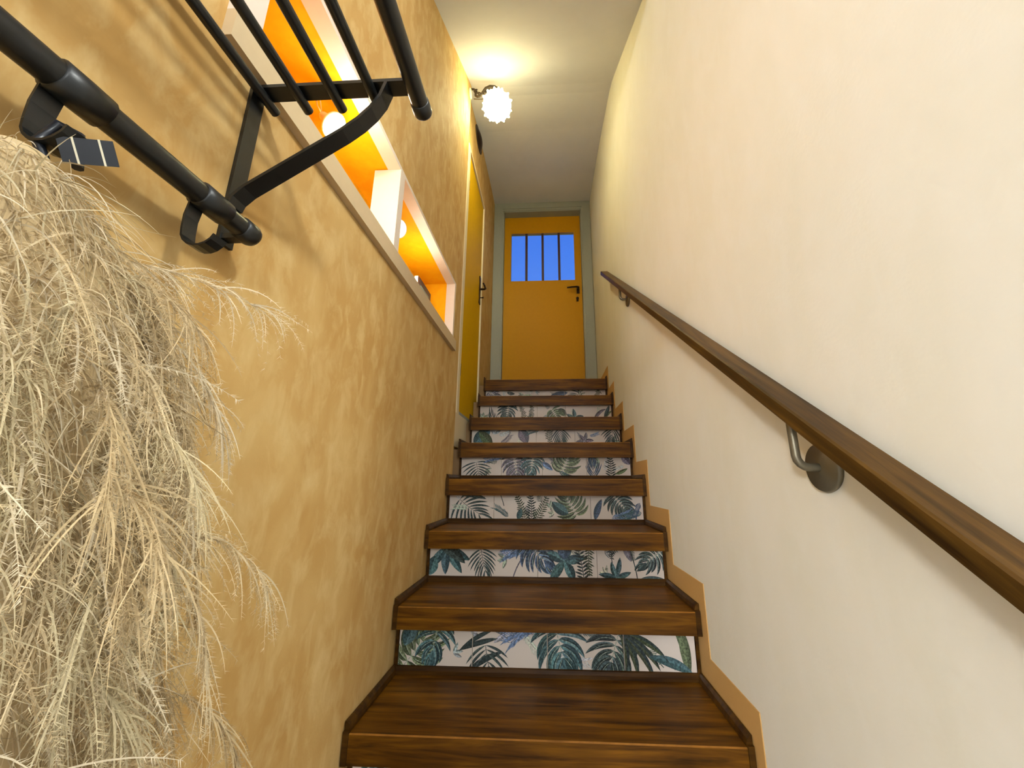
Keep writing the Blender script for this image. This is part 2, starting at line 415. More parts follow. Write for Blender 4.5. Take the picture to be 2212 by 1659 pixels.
hd.box(hx - 0.014, hx + 0.014, LY0 - 0.008, LY0 + 0.004, hz - 0.045, hz + 0.022)
hd.tube([(hx, LY0 - 0.005, hz), (hx, LY0 - 0.045, hz), (hx - 0.012, LY0 - 0.052, hz), (hx - 0.06, LY0 - 0.052, hz - 0.002), (hx - 0.105, LY0 - 0.050, hz - 0.006)], [0.009, 0.009, 0.0085, 0.008, 0.007], 10)
hd.build('handle', 'bronze', leaf)
ke = MB(); ke.lathe([(0.0, 0), (0.013, 0), (0.014, 0.006), (0.011, 0.010), (0.0, 0.011)], (hx - 0.008, LY0 + 0.001, 2.212), (0, -1, 0), 16)
ke.box(hx - 0.018, hx + 0.002, LY0 - 0.006, LY0 + 0.002, 2.180, 2.212)
ke.build('keyhole_plate', 'bronze', leaf)

# ================================================================== side door in the upper left wall
sd = struct(bpy.data.objects.new('door_2', None)); COL.objects.link(sd); sd.location = (XF, 1.38, DZ0)
sd['label'] = 'mustard side door in the left wall with a dark ornate handle'; sd['category'] = 'door'
q = MB(); q.box(XF - 0.05, XF + 0.006, DY0 - 0.05, DY0, DZ0 - 0.02, DZ1 + 0.02); q.build('casing', 'pale', sd)
q = MB(); q.box(XF - 0.05, XF + 0.006, DY1, DY1 + 0.022, DZ0 - 0.02, DZ1 + 0.02); q.build('casing', 'pale', sd)
q = MB(); q.box(XF - 0.05, XF + 0.006, DY0, DY1, DZ1, DZ1 + 0.02); q.build('casing', 'pale', sd)
q = MB(); q.box(XF - 0.05, XF + 0.008, DY0, DY1, DZ0 - 0.02, DZ0); q.build('threshold', 'frame_grey', sd)
lf2 = B(XF - 0.045, XF - 0.004, DY0 + 0.003, DY1 - 0.003, DZ0 + 0.002, DZ1 - 0.003).build('door_leaf', 'door_side', sd)
for z in (1.17, 2.43):
    q = MB(); q.tube([(XF + 0.001, DY0 + 0.004, z - 0.035), (XF + 0.001, DY0 + 0.004, z + 0.035)], 0.006, 10)
    q.lathe([(0.0, -0.045), (0.004, -0.04), (0.006, -0.035)], (XF + 0.001, DY0 + 0.004, z)); q.build('hinge', 'bronze', sd)
hp = MB()
prof = []
for i in range(21):                                   # scalloped back plate
    t = i / 20; ww = 0.015 + 0.006 * math.cos(t * 4 * PI) * (0.4 + 0.6 * abs(2 * t - 1)); prof.append((1.625 + ww, 1.835 + 0.22 * t))
prof = prof + [(2 * 1.625 - y, z) for y, z in prof[::-1]]
hp.prism(prof, 'x', XF - 0.004, XF + 0.004)
hp.tube([(XF, 1.625, 1.955), (XF + 0.035, 1.625, 1.955), (XF + 0.045, 1.618, 1.955), (XF + 0.045, 1.56, 1.952), (XF + 0.044, 1.52, 1.945)], [0.008, 0.008, 0.008, 0.007, 0.006], 10)
hp.tube([(XF, 1.625, 1.885), (XF + 0.022, 1.625, 1.885), (XF + 0.03, 1.625, 1.885)], [0.004, 0.004, 0.009], 8)
hp.build('handle', 'bronze', lf2)

# ================================================================== staircase
stair = thing('staircase', 'dark wooden stairs with leaf patterned tiles on the risers', 'staircase', (W / 2, 0.9, FLOOR))
core = MB()
for k in range(8):
    y0 = SY[k] + 0.048
    y1 = (SY[k + 1] + 0.048) if k < 7 else YD + 0.2
    core.box(0.001, W - 0.003, y0, y1, FLOOR, SZ[k] - 0.031)
    if k > 3: core.box(XF + 0.001, 0.001, max(y0, CORNER), y1, FLOOR, SZ[k] - 0.031)
core.box(0.001, W - 0.003, -0.20, 0.048, FLOOR, -0.22)
core.build('stair_core', 'core', stair)

NC = 0.0025
def make_tread(k, y, z, t, yb):
    prof = [(y, z - t), (y, z - NC), (y + NC, z), (yb, z), (yb, z - 0.03), (y + 0.026, z - 0.03), (y + 0.026, z - t)]
    tr_ = MB().prism(prof, 'x', 0.003, W - 0.004, 0, [0, 1, 0, 0, 0, 0, 0]).build('tread', ['wood', 'worn'], stair)
    if yb - y < 0.5:
        q = [(yb - 0.012, z), (yb - 0.011, z + 0.010), (yb - 0.006, z + 0.018), (yb + 0.001, z + 0.020), (yb + 0.001, z)]
        MB().prism(q, 'x', 0.004, W - 0.005).build('back_molding', 'wood_dark', tr_)
    for s in (0, 1):
        a, b_ = (0.003, 0.016) if s == 0 else (W - 0.004, W - 0.017)
        q = [(a, z), (a, z + 0.021), (a + (b_ - a) * 0.35, z + 0.021), (a + (b_ - a) * 0.8, z + 0.014), (b_, z + 0.006), (b_, z)]
        MB().prism(q, 'y', y + 0.004, yb - 0.001 if yb - y < 0.5 else YD - 0.01).build('side_molding', 'wood_dark', tr_)
        lo, hi = min(a, b_), max(a, b_)
        B(lo, hi, y - 0.003, y + 0.004, z - t, z + 0.004).build('end_strip', 'wood_dark', tr_)
    return tr_
for k in range(8):
    yb = SY[k + 1] + 0.038 if k < 7 else YD + 0.2
    make_tread(k, SY[k], SZ[k], ST[k], yb)
make_tread(-1, -0.255, -0.185, 0.06, 0.038)

# ---- printed leaves on the riser tiles (flat glazed print)
class Print:
    def __init__(s): s.polys = []      # (list of (u,v), list of rgb)
    def strip(s, pts, wid, c0, c1, side_dark=0.75):
        """tapering leaf blade along pts; left half colour c0, right half c1"""
        n = len(pts)
        for sg in (1, -1):
            for i in range(n - 1):
                def off(j):
                    d = np.array(pts[min(j + 1, n - 1)]) - np.array(pts[max(j - 1, 0)]); d = d / (np.hypot(*d) + 1e-9)
                    return np.array(pts[j]) + sg * wid[j] * np.array([-d[1], d[0]])
                quad = [np.array(pts[i]), np.array(pts[i + 1]), off(i + 1), off(i)]
                c = c0 if sg > 0 else c1
                t = i / max(1, n - 2)
                cc = [c * (1.25 - 0.35 * t), c * (1.2 - 0.3 * t), c * side_dark, c * side_dark]
                s.polys.append((quad, cc))

RNG = random.Random(7)
def shade(base, amt=0.25):
    f = 1 + RNG.uniform(-amt, amt); h = np.array([RNG.uniform(-.02, .02) for _ in range(3)])
    return np.clip(np.array(base) * f + h * np.array(base) * 3, 0.004, 1)
TEAL = (0.040, 0.078, 0.088); NAVY = (0.040, 0.062, 0.105); OLIVE = (0.075, 0.098, 0.055); PURP = (0.11, 0.10, 0.13); PALE = (0.30, 0.36, 0.30); BLUE = (0.10, 0.15, 0.26); DARK = (0.035, 0.052, 0.055)
def blade(P, p, ang, L, w_, bend, c0, c1=None, n=9, sharp=0.9):
    pts = []; wid = []; x, y = p; a = ang; dl = L / (n - 1)
    for i in range(n):
        t = i / (n - 1); pts.append((x, y)); wid.append(w_ * math.sin(PI * min(1, t ** sharp)) ** 0.8 + w_ * 0.04)
        x += dl * math.cos(a); y += dl * math.sin(a); a += bend / (n - 1)
    wid[-1] = 0.0
    P.strip(pts, wid, np.array(c0), np.array(c1 if c1 is not None else c0)); return pts
def stem(P, p, ang, L, bend, w_=0.0012, c=DARK, n=10):
    pts = []; x, y = p; a = ang; dl = L / (n - 1)
    for i in range(n):
        pts.append((x, y)); x += dl * math.cos(a); y += dl * math.sin(a); a += bend / (n - 1)
    P.strip(pts, [w_] * n, np.array(c), np.array(c), 1.0); return pts
def palm(P, p, ang, S, c=DARK, n=9, spread=1.25):
    pts = stem(P, p, ang, S * 0.8, 0.25, 0.0009)
    for i in range(n):
        t = i / (n - 1); q = pts[int(t * 8)]
        for sg in (1, -1):
            blade(P, q, ang + sg * (spread * (1 - 0.62 * t)), S * (0.70 - 0.16 * t) * RNG.uniform(.9, 1.1), S * 0.030, -sg * 0.6, shade(c), shade([min(1, v * 1.9) for v in c]))
def monstera(P, p, ang, S, c=TEAL, n=5):
    """split leaf: curved fingers with pale gaps between them"""
    n += 2
    pts = stem(P, p, ang, S * 0.95, 0.2, 0.0010, PALE)
    for i in range(n):
        t = i / (n - 1); q = pts[int(t * 7)]
        for sg in (1, -1):
            a = ang + sg * (1.95 - 1.35 * t); L = S * (0.60 + 0.12 * math.sin(PI * t) - 0.16 * t) * RNG.uniform(.9, 1.12); b_ = -sg * RNG.uniform(.9, 1.5)
            blade(P, q, a, L, S * RNG.uniform(.052, .078), b_, shade(c, .45), shade([v * 2.6 for v in c], .45), 11, 0.75)
            blade(P, q, a + sg * 0.06, L * 0.9, S * 0.010, b_, shade([v * .45 for v in c]), shade([v * .45 for v in c]), 8)
            blade(P, q, a - sg * 0.02, L * 0.8, S * 0.006, b_, shade(PALE), shade(PALE), 8)
    blade(P, pts[6], ang + 0.1, S * 0.5, S * 0.07, 0.1, shade(c), shade([v * 1.8 for v in c]))
def fern(P, p, ang, S, c=OLIVE, n=11):
    pts = stem(P, p, ang, S, 0.18, 0.0014, [v * .5 for v in c], 12)
    for i in range(n):
        q = pts[i]; t = i / n
        for sg in (1, -1):
            blade(P, q, ang + sg * 1.0, S * 0.30 * (1 - 0.6 * t) * RNG.uniform(.65, 1.2), S * 0.026, sg * 0.25, shade([v * .8 for v in c], .45), shade([v * 0.4 for v in c], .4), 6)
def star(P, p, ang, S, c=TEAL, n=5, wd=0.13, arc=2 * PI):
    for i in range(n):
        a = ang + arc * i / n + RNG.uniform(-.12, .12)
        blade(P, p, a, S * RNG.uniform(.85, 1.1), S * wd, RNG.uniform(-.4, .4), shade(c), shade([v * 2.1 for v in c]), 10)
def wisp(P, p, ang, S, c=BLUE, n=16):
    pts = stem(P, p, ang, S * 0.9, 0.3, 0.001, c, n)
    for i in range(n):
        for sg in (1, -1):
            blade(P, pts[i], ang + sg * 0.75, S * 0.34 * RNG.uniform(.7, 1.1), S * 0.016, -sg * 0.4, shade([min(1, v * 1.35) for v in c], .3), shade([min(1, v * 1.8) for v in c], .3), 6)
def big(P, p, ang, L, w_, bend, c=TEAL):
    blade(P, p, ang, L, w_, bend, shade(c), shade([v * 1.8 for v in c]), 14)

D = math.radians
RW = 0.872      # tiled width; u in 0..RW, v measured up from the tread below
def riser_motifs(k, P, h):
    u = lambda f: f * RW
    if k == 0:
        monstera(P, (u(.10), h), D(-100), .12); palm(P, (u(.3), h * .9), D(-80), .13); star(P, (u(.55), h * .4), .3, .07); fern(P, (u(.75), 0), D(85), .11); big(P, (u(.9), 0), D(100), .14, .02, .3)
    elif k == 1:
        monstera(P, (u(.02), h * .02), D(48), .16, OLIVE, 5); big(P, (u(.02), h * .5), D(70), .08, .020, -.3, TEAL); monstera(P, (u(.135), h * 1.05), D(-105), .11, TEAL, 4)
        blade(P, (u(.33), h * .95), D(200), .12, .006, .35, DARK); blade(P, (u(.34), h * .72), D(190), .12, .007, .25, DARK); blade(P, (u(.36), h * .4), D(196), .13, .008, .5, DARK)
        palm(P, (u(.30), h * .55), D(-82), .12, DARK, 7); wisp(P, (u(.48), h * 1.12), D(205), .11, BLUE); wisp(P, (u(.47), h * 1.0), D(190), .10, BLUE)
        monstera(P, (u(.535), h * 1.15), D(-78), .15, TEAL, 6); wisp(P, (u(.60), h * 1.05), D(-20), .07, TEAL)
        monstera(P, (u(.755), h * 1.0), D(-112), .14, DARK, 6)
        for a, L in ((-8, .15), (-22, .15), (-34, .16), (-50, .13), (-64, .10)): blade(P, (u(.755), h * .92), D(a), L, .0085, -.75, shade(DARK), shade(OLIVE))
        big(P, (u(.925), h * 1.25), D(-55), .15, .011, -.75, OLIVE); big(P, (u(.955), h * 1.1), D(-80), .13, .014, -.1, OLIVE)
        big(P, (u(.985), 0), D(150), .13, .013, .45, TEAL); stem(P, (u(.86), h * .7), D(-48), .09, 0)
    elif k == 2:
        star(P, (u(.07), h * 1.0), D(-20), .105, TEAL, 4, .15, D(-150)); big(P, (u(.005), h * .05), D(80), .07, .022, -.2, TEAL); big(P, (u(.04), h * 1.05), D(-18), .12, .018, -.5, DARK)
        palm(P, (u(.225), h * .95), D(-82), .105, DARK, 8); wisp(P, (u(.47), h * 1.02), D(186), .13, BLUE); wisp(P, (u(.42), h * 1.1), D(198), .10, BLUE)
        stem(P, (u(.365), 0), D(72), .11, -.5, .0022, PURP); monstera(P, (u(.43), h * 1.15), D(-48), .125, NAVY, 5)
        star(P, (u(.585), h * .56), D(84), .085, TEAL, 5, .19); big(P, (u(.585), h * 1.2), D(-92), .06, .024, .05, NAVY)
        fern(P, (u(.665), 0), D(97), .13, DARK); fern(P, (u(.69), h * 1.05), D(-95), .10, OLIVE)
        fern(P, (u(.785), h * 1.2), D(-94), .07, DARK, 9); big(P, (u(.835), h * 1.2), D(-62), .07, .013, -.2, PURP)
        star(P, (u(.80), h * .05), D(20), .066, TEAL, 4, .14, PI * 1.1); stem(P, (u(.86), h * 1.05), D(-72), .13, -.25, .0018)
        monstera(P, (u(.99), h * .92), D(212), .10, DARK, 5); big(P, (u(.90), h * .02), D(15), .09, .004, -.6, DARK)
    elif k == 3:
        palm(P, (u(.055), h * .82), D(-40), .15, DARK, 8, 1.5); wisp(P, (u(.10), h * .45), D(170), .07, PALE); big(P, (u(.06), h), D(5), .12, .010, -.5, DARK)
        stem(P, (u(.265), h * 1.1), D(-68), .06, -.1, .0016); wisp(P, (u(.31), h * .12), D(140), .075, TEAL)
        fern(P, (u(.40), 0), D(108), .11, OLIVE); fern(P, (u(.43), 0), D(88), .12, DARK); fern(P, (u(.455), 0), D(60), .11, OLIVE)
        big(P, (u(.36), 0), D(70), .05, .012, .1); monstera(P, (u(.66), h * .22), D(118), .125, OLIVE, 6); big(P, (u(.62), h * .25), D(158), .09, .022, -.5, TEAL)
        big(P, (u(.755), 0), D(78), .095, .014, -.3, NAVY); monstera(P, (u(.855), h * .98), D(-52), .105, DARK, 6)
        wisp(P, (u(.84), h * .06), D(12), .09, BLUE); wisp(P, (u(.99), h * .3), D(190), .10, TEAL); wisp(P, (u(.985), h * .7), D(240), .07, NAVY)
    elif k == 4:
        palm(P, (u(.09), h * .75), D(-80), .12, DARK, 8, 1.6); wisp(P, (u(.24), h * 1.05), D(185), .09, BLUE)
        monstera(P, (u(.32), h * 1.05), D(-85), .13, PURP, 6); monstera(P, (u(.43), h * 1.05), D(-100), .11, TEAL, 5); big(P, (u(.48), h * .75), D(-30), .07, .013, -.2, BLUE)
        monstera(P, (u(.60), h * .25), D(62), .13, OLIVE, 6); wisp(P, (u(.585), h * .25), D(-35), .07, TEAL)
        palm(P, (u(.785), -.01), D(92), .115, NAVY, 7, .8); fern(P, (u(.885), 0), D(88), .13, DARK); big(P, (u(.95), h * 1.1), D(-40), .06, .018, -.3, PURP); big(P, (u(.91), h * .1), D(20), .07, .009, .2, OLIVE)
    elif k == 5:
        big(P, (u(.02), 0), D(55), .13, .035, -.5, TEAL); big(P, (u(.05), h * .9), D(-35), .12, .028, -.5, OLIVE); wisp(P, (u(.20), 0), D(38), .085, PURP)
        big(P, (u(.33), h * 1.15), D(-62), .10, .030, -.1, PURP); wisp(P, (u(.46), h * 1.05), D(190), .08, TEAL); fern(P, (u(.53), h * 1.15), D(-92), .11, OLIVE)
        palm(P, (u(.60), h * 1.15), D(-85), .125, DARK, 8, 1.0); star(P, (u(.765), h * .25), .2, .05, PURP, 6, .20); wisp(P, (u(.80), h * .6), D(10), .055, BLUE)
        palm(P, (u(.96), h * 1.2), D(-105), .125, DARK, 7, 1.0)
    elif k == 6:
        palm(P, (u(.10), -.02), D(95), .10, DARK, 6, .9); monstera(P, (u(.22), h * 1.1), D(-100), .12, DARK, 6); fern(P, (u(.345), 0), D(100), .11, OLIVE); fern(P, (u(.385), 0), D(80), .11, OLIVE)
        monstera(P, (u(.555), h * .72), D(-60), .10, OLIVE, 5); big(P, (u(.60), h * .8), D(-30), .07, .02, -.4, OLIVE); stem(P, (u(.55), h * .65), D(-120), .06, -.2)
        star(P, (u(.725), h * .2), .35, .062, TEAL, 5, .20); big(P, (u(.87), 0), D(75), .12, .011, -1.1, PURP); big(P, (u(.93), 0), D(60), .10, .009, -.5, OLIVE); big(P, (u(.985), h), D(-110), .10, .012, -.1, DARK)
    else:
        monstera(P, (u(.03), h * .9), D(-30), .09, PURP, 5); big(P, (u(.18), h * .9), D(-25), .06, .012, .5, DARK); stem(P, (u(.21), h), D(-88), .12, 0); big(P, (u(.40), h * .5), D(170), .09, .009, .5, PALE)
        big(P, (u(.52), 0), D(35), .16, .024, -.5, NAVY); palm(P, (u(.80), h * .8), D(-150), .11, DARK, 6); fern(P, (u(.95), h), D(-120), .10, OLIVE)

def clip(poly, cols, x0, x1, y0, y1):
    for ax, val, sg in ((0, x0, 1), (0, x1, -1), (1, y0, 1), (1, y1, -1)):
        op, oc = [], []; n = len(poly)
        if n == 0: return [], []
        for i in range(n):
            a, b_ = poly[i], poly[(i + 1) % n]; ca, cb = cols[i], cols[(i + 1) % n]
            da, db = sg * (a[ax] - val), sg * (b_[ax] - val)
            if da >= 0: op.append(a); oc.append(ca)
            if (da >= 0) != (db >= 0):
                t = da / (da - db); op.append(a + (b_ - a) * t); oc.append(ca + (cb - ca) * t)
        poly, cols = op, oc
    return poly, cols

RX0 = 0.014
JOINTS = {0: [.25, .5, .75], 1: [.255, .51, .765], 2: [.218, .47, .722], 3: [.235, .485, .735], 4: [.24, .485, .745], 5: [.26, .44, .70], 6: [.22, .44, .655], 7: [.205, .40, .66]}
for k in range(8):
    zl = SZ[k - 1] if k > 0 else -0.185
    z0, z1 = zl + 0.002, SZ[k] - 0.030
    h = SZ[k] - ST[k] - zl - 0.016            # visible height
    yf = SY[k] + 0.038                        # tile face
    P = Print()
    for q_ in range(9):                        # pale background sprigs
        uu = RNG.uniform(0.02, 0.98) * RW; vv = RNG.uniform(0.0, 1.0) * h; tone = RNG.choice([PALE, (0.36, 0.38, 0.42), (0.30, 0.36, 0.38), (0.40, 0.42, 0.34)])
        if q_ % 3 == 0: wisp(P, (uu, vv), RNG.uniform(0, 6.28), RNG.uniform(.05, .08), tone, 10)
        elif q_ % 3 == 1: fern(P, (uu, vv), RNG.uniform(0, 6.28), RNG.uniform(.05, .08), [v * .7 for v in tone], 9)
        else: star(P, (uu, vv), RNG.uniform(0, 6.28), RNG.uniform(.03, .05), [v * .6 for v in tone], 3, .16, 2.4)
    riser_motifs(k, P, h)
    js = [0] + [j * RW for j in JOINTS[k]] + [RW]
    B(RX0 - 0.010, RX0 - 0.001, yf - 0.002, yf + 0.01, z0, z1).build('riser_strip', 'wood_dark', stair)
    B(RX0 + RW + 0.001, W - 0.004, yf - 0.002, yf + 0.01, z0, z1).build('riser_strip', 'wood_dark', stair)
    for i in range(4):
        a, b_ = js[i] + 0.0005, js[i + 1] - 0.0005
        t = MB(); c = 0.0008
        t.prism([(RX0 + a, yf + 0.009), (RX0 + a, yf + c), (RX0 + a + c, yf), (RX0 + b_ - c, yf), (RX0 + b_, yf + c), (RX0 + b_, yf + 0.009)], 'z', z0, z1)
        to = t.build('riser_tile', 'tile', stair)
        V, F, C_ = [], [], []
        for li, (poly_, cols_) in enumerate(P.polys):
            q, cq = clip([np.array(v_) for v_ in poly_], cols_, a + c, b_ - c, -0.01, z1 - zl - 0.018)
            if len(q) < 3: continue
            o0 = len(V); dy = 0.00015 + 0.00035 * li / len(P.polys)
            for v_, c_ in zip(q, cq): V.append((RX0 + v_[0], yf - dy, zl + 0.016 + v_[1])); C_.append((*np.clip(c_, 0, 1), 1))
            F.append(list(range(o0, o0 + len(q))))
        if F:
            mb = MB(); mb.add(V, F); pr = mb.build('leaf_print', 'print', to, cols=C_)
            pr['label'] = 'blue green watercolour leaf print'; pr['kind'] = 'stuff'

# ================================================================== handrail
hr = thing('handrail', 'dark stained wooden handrail on two grey brackets along the cream wall', 'handrail', (0.857, 0.3, 0.6))
SL = 0.7197
xa, xb, zb_, hh = 0.834, 0.882, 0.917, 0.031
y0, y1 = -0.76, 1.345
c = 0.003
sec = [(xa, 0 + c), (xa, hh - c), (xa + c, hh), (xb - c, hh), (xb, hh - c), (xb, c), (xb - c, 0), (xa + c, 0)]
mb = MB(); n = len(sec)
V = [(x, y0 + (z) * -0.3, zb_ + SL * y0 + z) for x, z in sec] + [(x, y1 + 0.02 - z * 0.3, zb_ + SL * (y1 + 0.02 - z * 0.3) + z) for x, z in sec]
V = [(x, y, zb_ + SL * y + sec[i % n][1]) for i, (x, y, z) in enumerate(V)]
mb.add(V, [tuple(range(n))[::-1], tuple(range(n, 2 * n))] + [(i, (i + 1) % n, n + (i + 1) % n, n + i) for i in range(n)])
mb.build('rail', 'wood_rail', hr)
for yb, zc in ((-0.371, 0.568), (0.885, 1.480)):
    ro = MB(); ro.lathe([(0.0, 0.0), (0.037, 0.0), (0.038, 0.004), (0.036, 0.009), (0.012, 0.010), (0.010, 0.012), (0.0, 0.012)], (W, yb, zc), (-1, 0, 0), 32)
    br = ro.build('bracket_rose', 'nickel', hr)
    zt = zb_ + SL * yb
    xm = 0.857; rr = 0.018
    pts = [(W - 0.006, yb, zc), (xm + rr, yb, zc)] + [(xm + rr - rr * math.sin(a), yb, zc + rr - rr * math.cos(a)) for a in (0.4, 0.8, 1.2, PI / 2)] + [(xm, yb, zt + 0.006)]
    MB().tube(pts, 0.0065, 12).build('bracket_arm', 'nickel', hr)

# ================================================================== coat rack
rk = thing('coat_rack', 'black metal wall coat rack with shelf bars and hooks on the left wall', 'coat rack', (0.0, -0.537, 0.86))
YB0, YB1 = -0.557, -0.532
YN = -1.06
TX = [0.018, 0.075, 0.133, 0.195]
def bracket(y0, y1):
    br = MB().box(0.0005, 0.006, y0, y1, 0.874, 1.160).build('upright', 'black', rk)
    MB().box(0.0005, 0.256, y0, y1, 1.150, 1.156).build('arm', 'black', rk)
    path = [(0.006, 0.938), (0.010, 0.950), (0.024, 0.965)]
    path += [(0.024 + (0.160 - 0.024) * t, 0.965 + (1.062 - 0.965) * t) for t in (0.33, 0.66, 1.0)]
    path += [(0.182, 1.081), (0.200, 1.102), (0.213, 1.125), (0.220, 1.150)]
    MB().strap(path, 'y', y0, y1, 0.005).build('brace', 'black', rk)
    MB().box(0.004, 0.05, (y0 + y1) / 2 - 0.010, (y0 + y1) / 2 + 0.004, 0.880, 0.888).build('rail_lug', 'black', rk)
    sc_ = MB().lathe([(0, 0.0), (0.006, 0.0), (0.005, 0.003), (0.0, 0.004)], (0.006, (y0 + y1) / 2, 0.912), (1, 0, 0), 14); sc_.build('screw', 'nickel', br)
bracket(YB0, YB1); bracket(-1.02, -0.995)
for x in TX:
    MB().tube([(x, YN, 1.142), (x, YB1 + 0.012, 1.142)], 0.0078, 14).build('shelf_bar', 'black', rk)
fb = MB().tube([(0.262, YN, 1.150), (0.262, YB1 + 0.030, 1.150)], 0.0138, 18).build('front_bar', 'black', rk)
MB().lathe([(0.0138, 0), (0.0154, 0.001), (0.0157, 0.020), (0.014, 0.0235), (0, 0.024)], (0.262, YB1 + 0.010, 1.150), (0, 1, 0), 20).build('end_cap', 'black', fb)
RX, RZ = 0.047, 0.884
rl = MB().tube([(RX, YN, RZ), (RX, -0.548, RZ)], 0.0135, 20).build('coat_rail', 'black', rk)
MB().lathe([(0.0135, 0), (0.0158, 0.001), (0.016, 0.020), (0.0142, 0.0245), (0, 0.025)], (RX, -0.572, RZ), (0, 1, 0), 20).build('end_cap', 'black', rl)
def hook(yc):
    sl = MB().lathe([(0.0136, -0.020), (0.0162, -0.019), (0.0165, 0.0), (0.0162, 0.019), (0.0136, 0.020)], (RX, yc, RZ), (0, 1, 0), 20)
    so = sl.build('hook_sleeve', 'black', rk)
    path = [(RX - 0.008, RZ - 0.010), (RX - 0.011, RZ - 0.03), (RX - 0.010, RZ - 0.048)]
    cx, cz, r = RX + 0.012, RZ - 0.050, 0.022
    for a in (200, 220, 240, 260, 280, 300, 320, 338): path.append((cx + r * math.cos(math.radians(a)), cz + r * math.sin(math.radians(a))))
    MB().strap(path, 'y', yc - 0.020, yc - 0.002, 0.0025).build('hook', 'black', so)
hook(-0.617); hook(-0.760); hook(-0.90)

# ================================================================== niche spot lamps and picture
def spot_lamp(loc, aim, dim, label):
    t = thing('niche_spotlight', label, 'spotlight', loc)
    L = Vector(loc); a = Vector(aim).normalized()
    MB().lathe([(0.008, -0.045), (0.011, -0.040), (0.015, -0.018), (0.034, -0.002), (0.0355, 0.002), (0.033, 0.003)], L, a, 24).build('reflector_body', 'wire', t)
    MB().lathe([(0.0, 0.010), (0.016, 0.008), (0.027, 0.004), (0.033, 0.0015)], L, a, 24).build('lens', 'lens_dim' if dim else 'lens', t)
    p = L - a * 0.042
    MB().tube([p, p + Vector((-0.01, -0.012, 0.02)), p + Vector((-0.005, -0.03, 0.035)), Vector((p.x - 0.01, p.y - 0.02, NZ1 + 0.004))], 0.0018, 6).build('cable', 'wire', t)
    MB().tube([p + Vector((0, -0.004, 0)), p + Vector((0.01, -0.03, 0.01)), p + Vector((0.0, -0.042, 0.03)), Vector((p.x, p.y - 0.035, NZ1 + 0.004))], 0.0016, 6).build('cable', 'wire', t)
    MB().lathe([(0.012, 0.0), (0.012, 0.012), (0.0, 0.014)], (p.x - 0.006, p.y - 0.025, NZ1 + 0.0045), (0, 0, -1), 16).build('ceiling_clip', 'wire', t)
    return t
s1 = spot_lamp((-0.075, -0.240, 1.432), (0.72, 0.12, -0.68), False, 'glowing round spotlight bulb with cable inside the near half of the niche')
av = Vector((0.72, 0.12, -0.68)).normalized()
lo = lamp_light('niche_light', av * 0.05, 1.35, (1.0, 0.97, 0.85), 0.025); lo.parent = s1
spot_lamp((-0.085, 0.228, 1.468), (0.80, -0.35, -0.45), True, 'pale round spotlight half hidden behind the divider of the niche')
lamp_light('niche_light_far', (-0.05, 0.40, 1.37), 1.1, (1.0, 0.97, 0.85), 0.03)

pf = thing('picture_block', 'small dark framed picture with white sides standing in the far half of the niche', 'picture', (-0.088, 0.54, NZ0))
B(-0.096, -0.082, 0.455, 0.628, NZ0 - 0.004, 1.400).build('white_side', 'pic_white', pf)
B(-0.082, -0.078, 0.455, 0.628, NZ0 - 0.004, 1.400).build('border', 'pic_dark', pf)
B(-0.078, -0.0772, 0.485, 0.598, NZ0 + 0.02, 1.372).build('print', 'pic_art', pf)

# ================================================================== wall sconce
so = thing('wall_sconce', 'wrought iron wall sconce with a glowing glass flower shade near the ceiling', 'wall lamp', (0.0, 0.862, 2.82))
MB().lathe([(0.0, 0), (0.030, 0), (0.032, 0.004), (0.026, 0.012), (0.0, 0.014)], (0.0, 0.862, 2.90), (1, 0, 0), 24).build('wall_plate', 'pale', so)
ar = MB()
arc = [(0.010, 2.935), (0.028, 2.932), (0.036, 2.912), (0.036, 2.880), (0.050, 2.868), (0.070, 2.878), (0.082, 2.905), (0.100, 2.932), (0.128, 2.945), (0.158, 2.940), (0.178, 2.922), (0.184, 2.896), (0.182, 2.87)]
ar.tube([(x, 0.862, z) for x, z in arc], [0.006, 0.006, 0.006, 0.005, 0.005, 0.0055, 0.007, 0.010, 0.011, 0.011, 0.011, 0.0105, 0.010], 10)
arm_o = ar.build('arm', 'iron', so)
def scroll(cx, cz, r, turns, a0, sg):
    p = []
    for i in range(26):
        t = i / 25; a = a0 + sg * turns * 2 * PI * t; rr_ = r * (1 - 0.85 * t); p.append((cx + rr_ * math.cos(a), 0.862, cz + rr_ * math.sin(a)))
    MB().tube(p, 0.0036, 8).build('scroll', 'iron', so)
scroll(0.055, 2.888, 0.022, 1.6, -1.5, 1); scroll(0.118, 2.902, 0.018, 1.5, 2.6, -1); scroll(0.040, 2.915, 0.016, 1.2, 1.0, 1); scroll(0.095, 2.895, 0.014, 1.1, 0.0, 1)
MB().tube([(0.028, 0.862, 2.855), (0.06, 0.862, 2.850), (0.10, 0.862, 2.852), (0.14, 0.862, 2.862)], 0.0025, 8).build('scroll', 'iron', so)
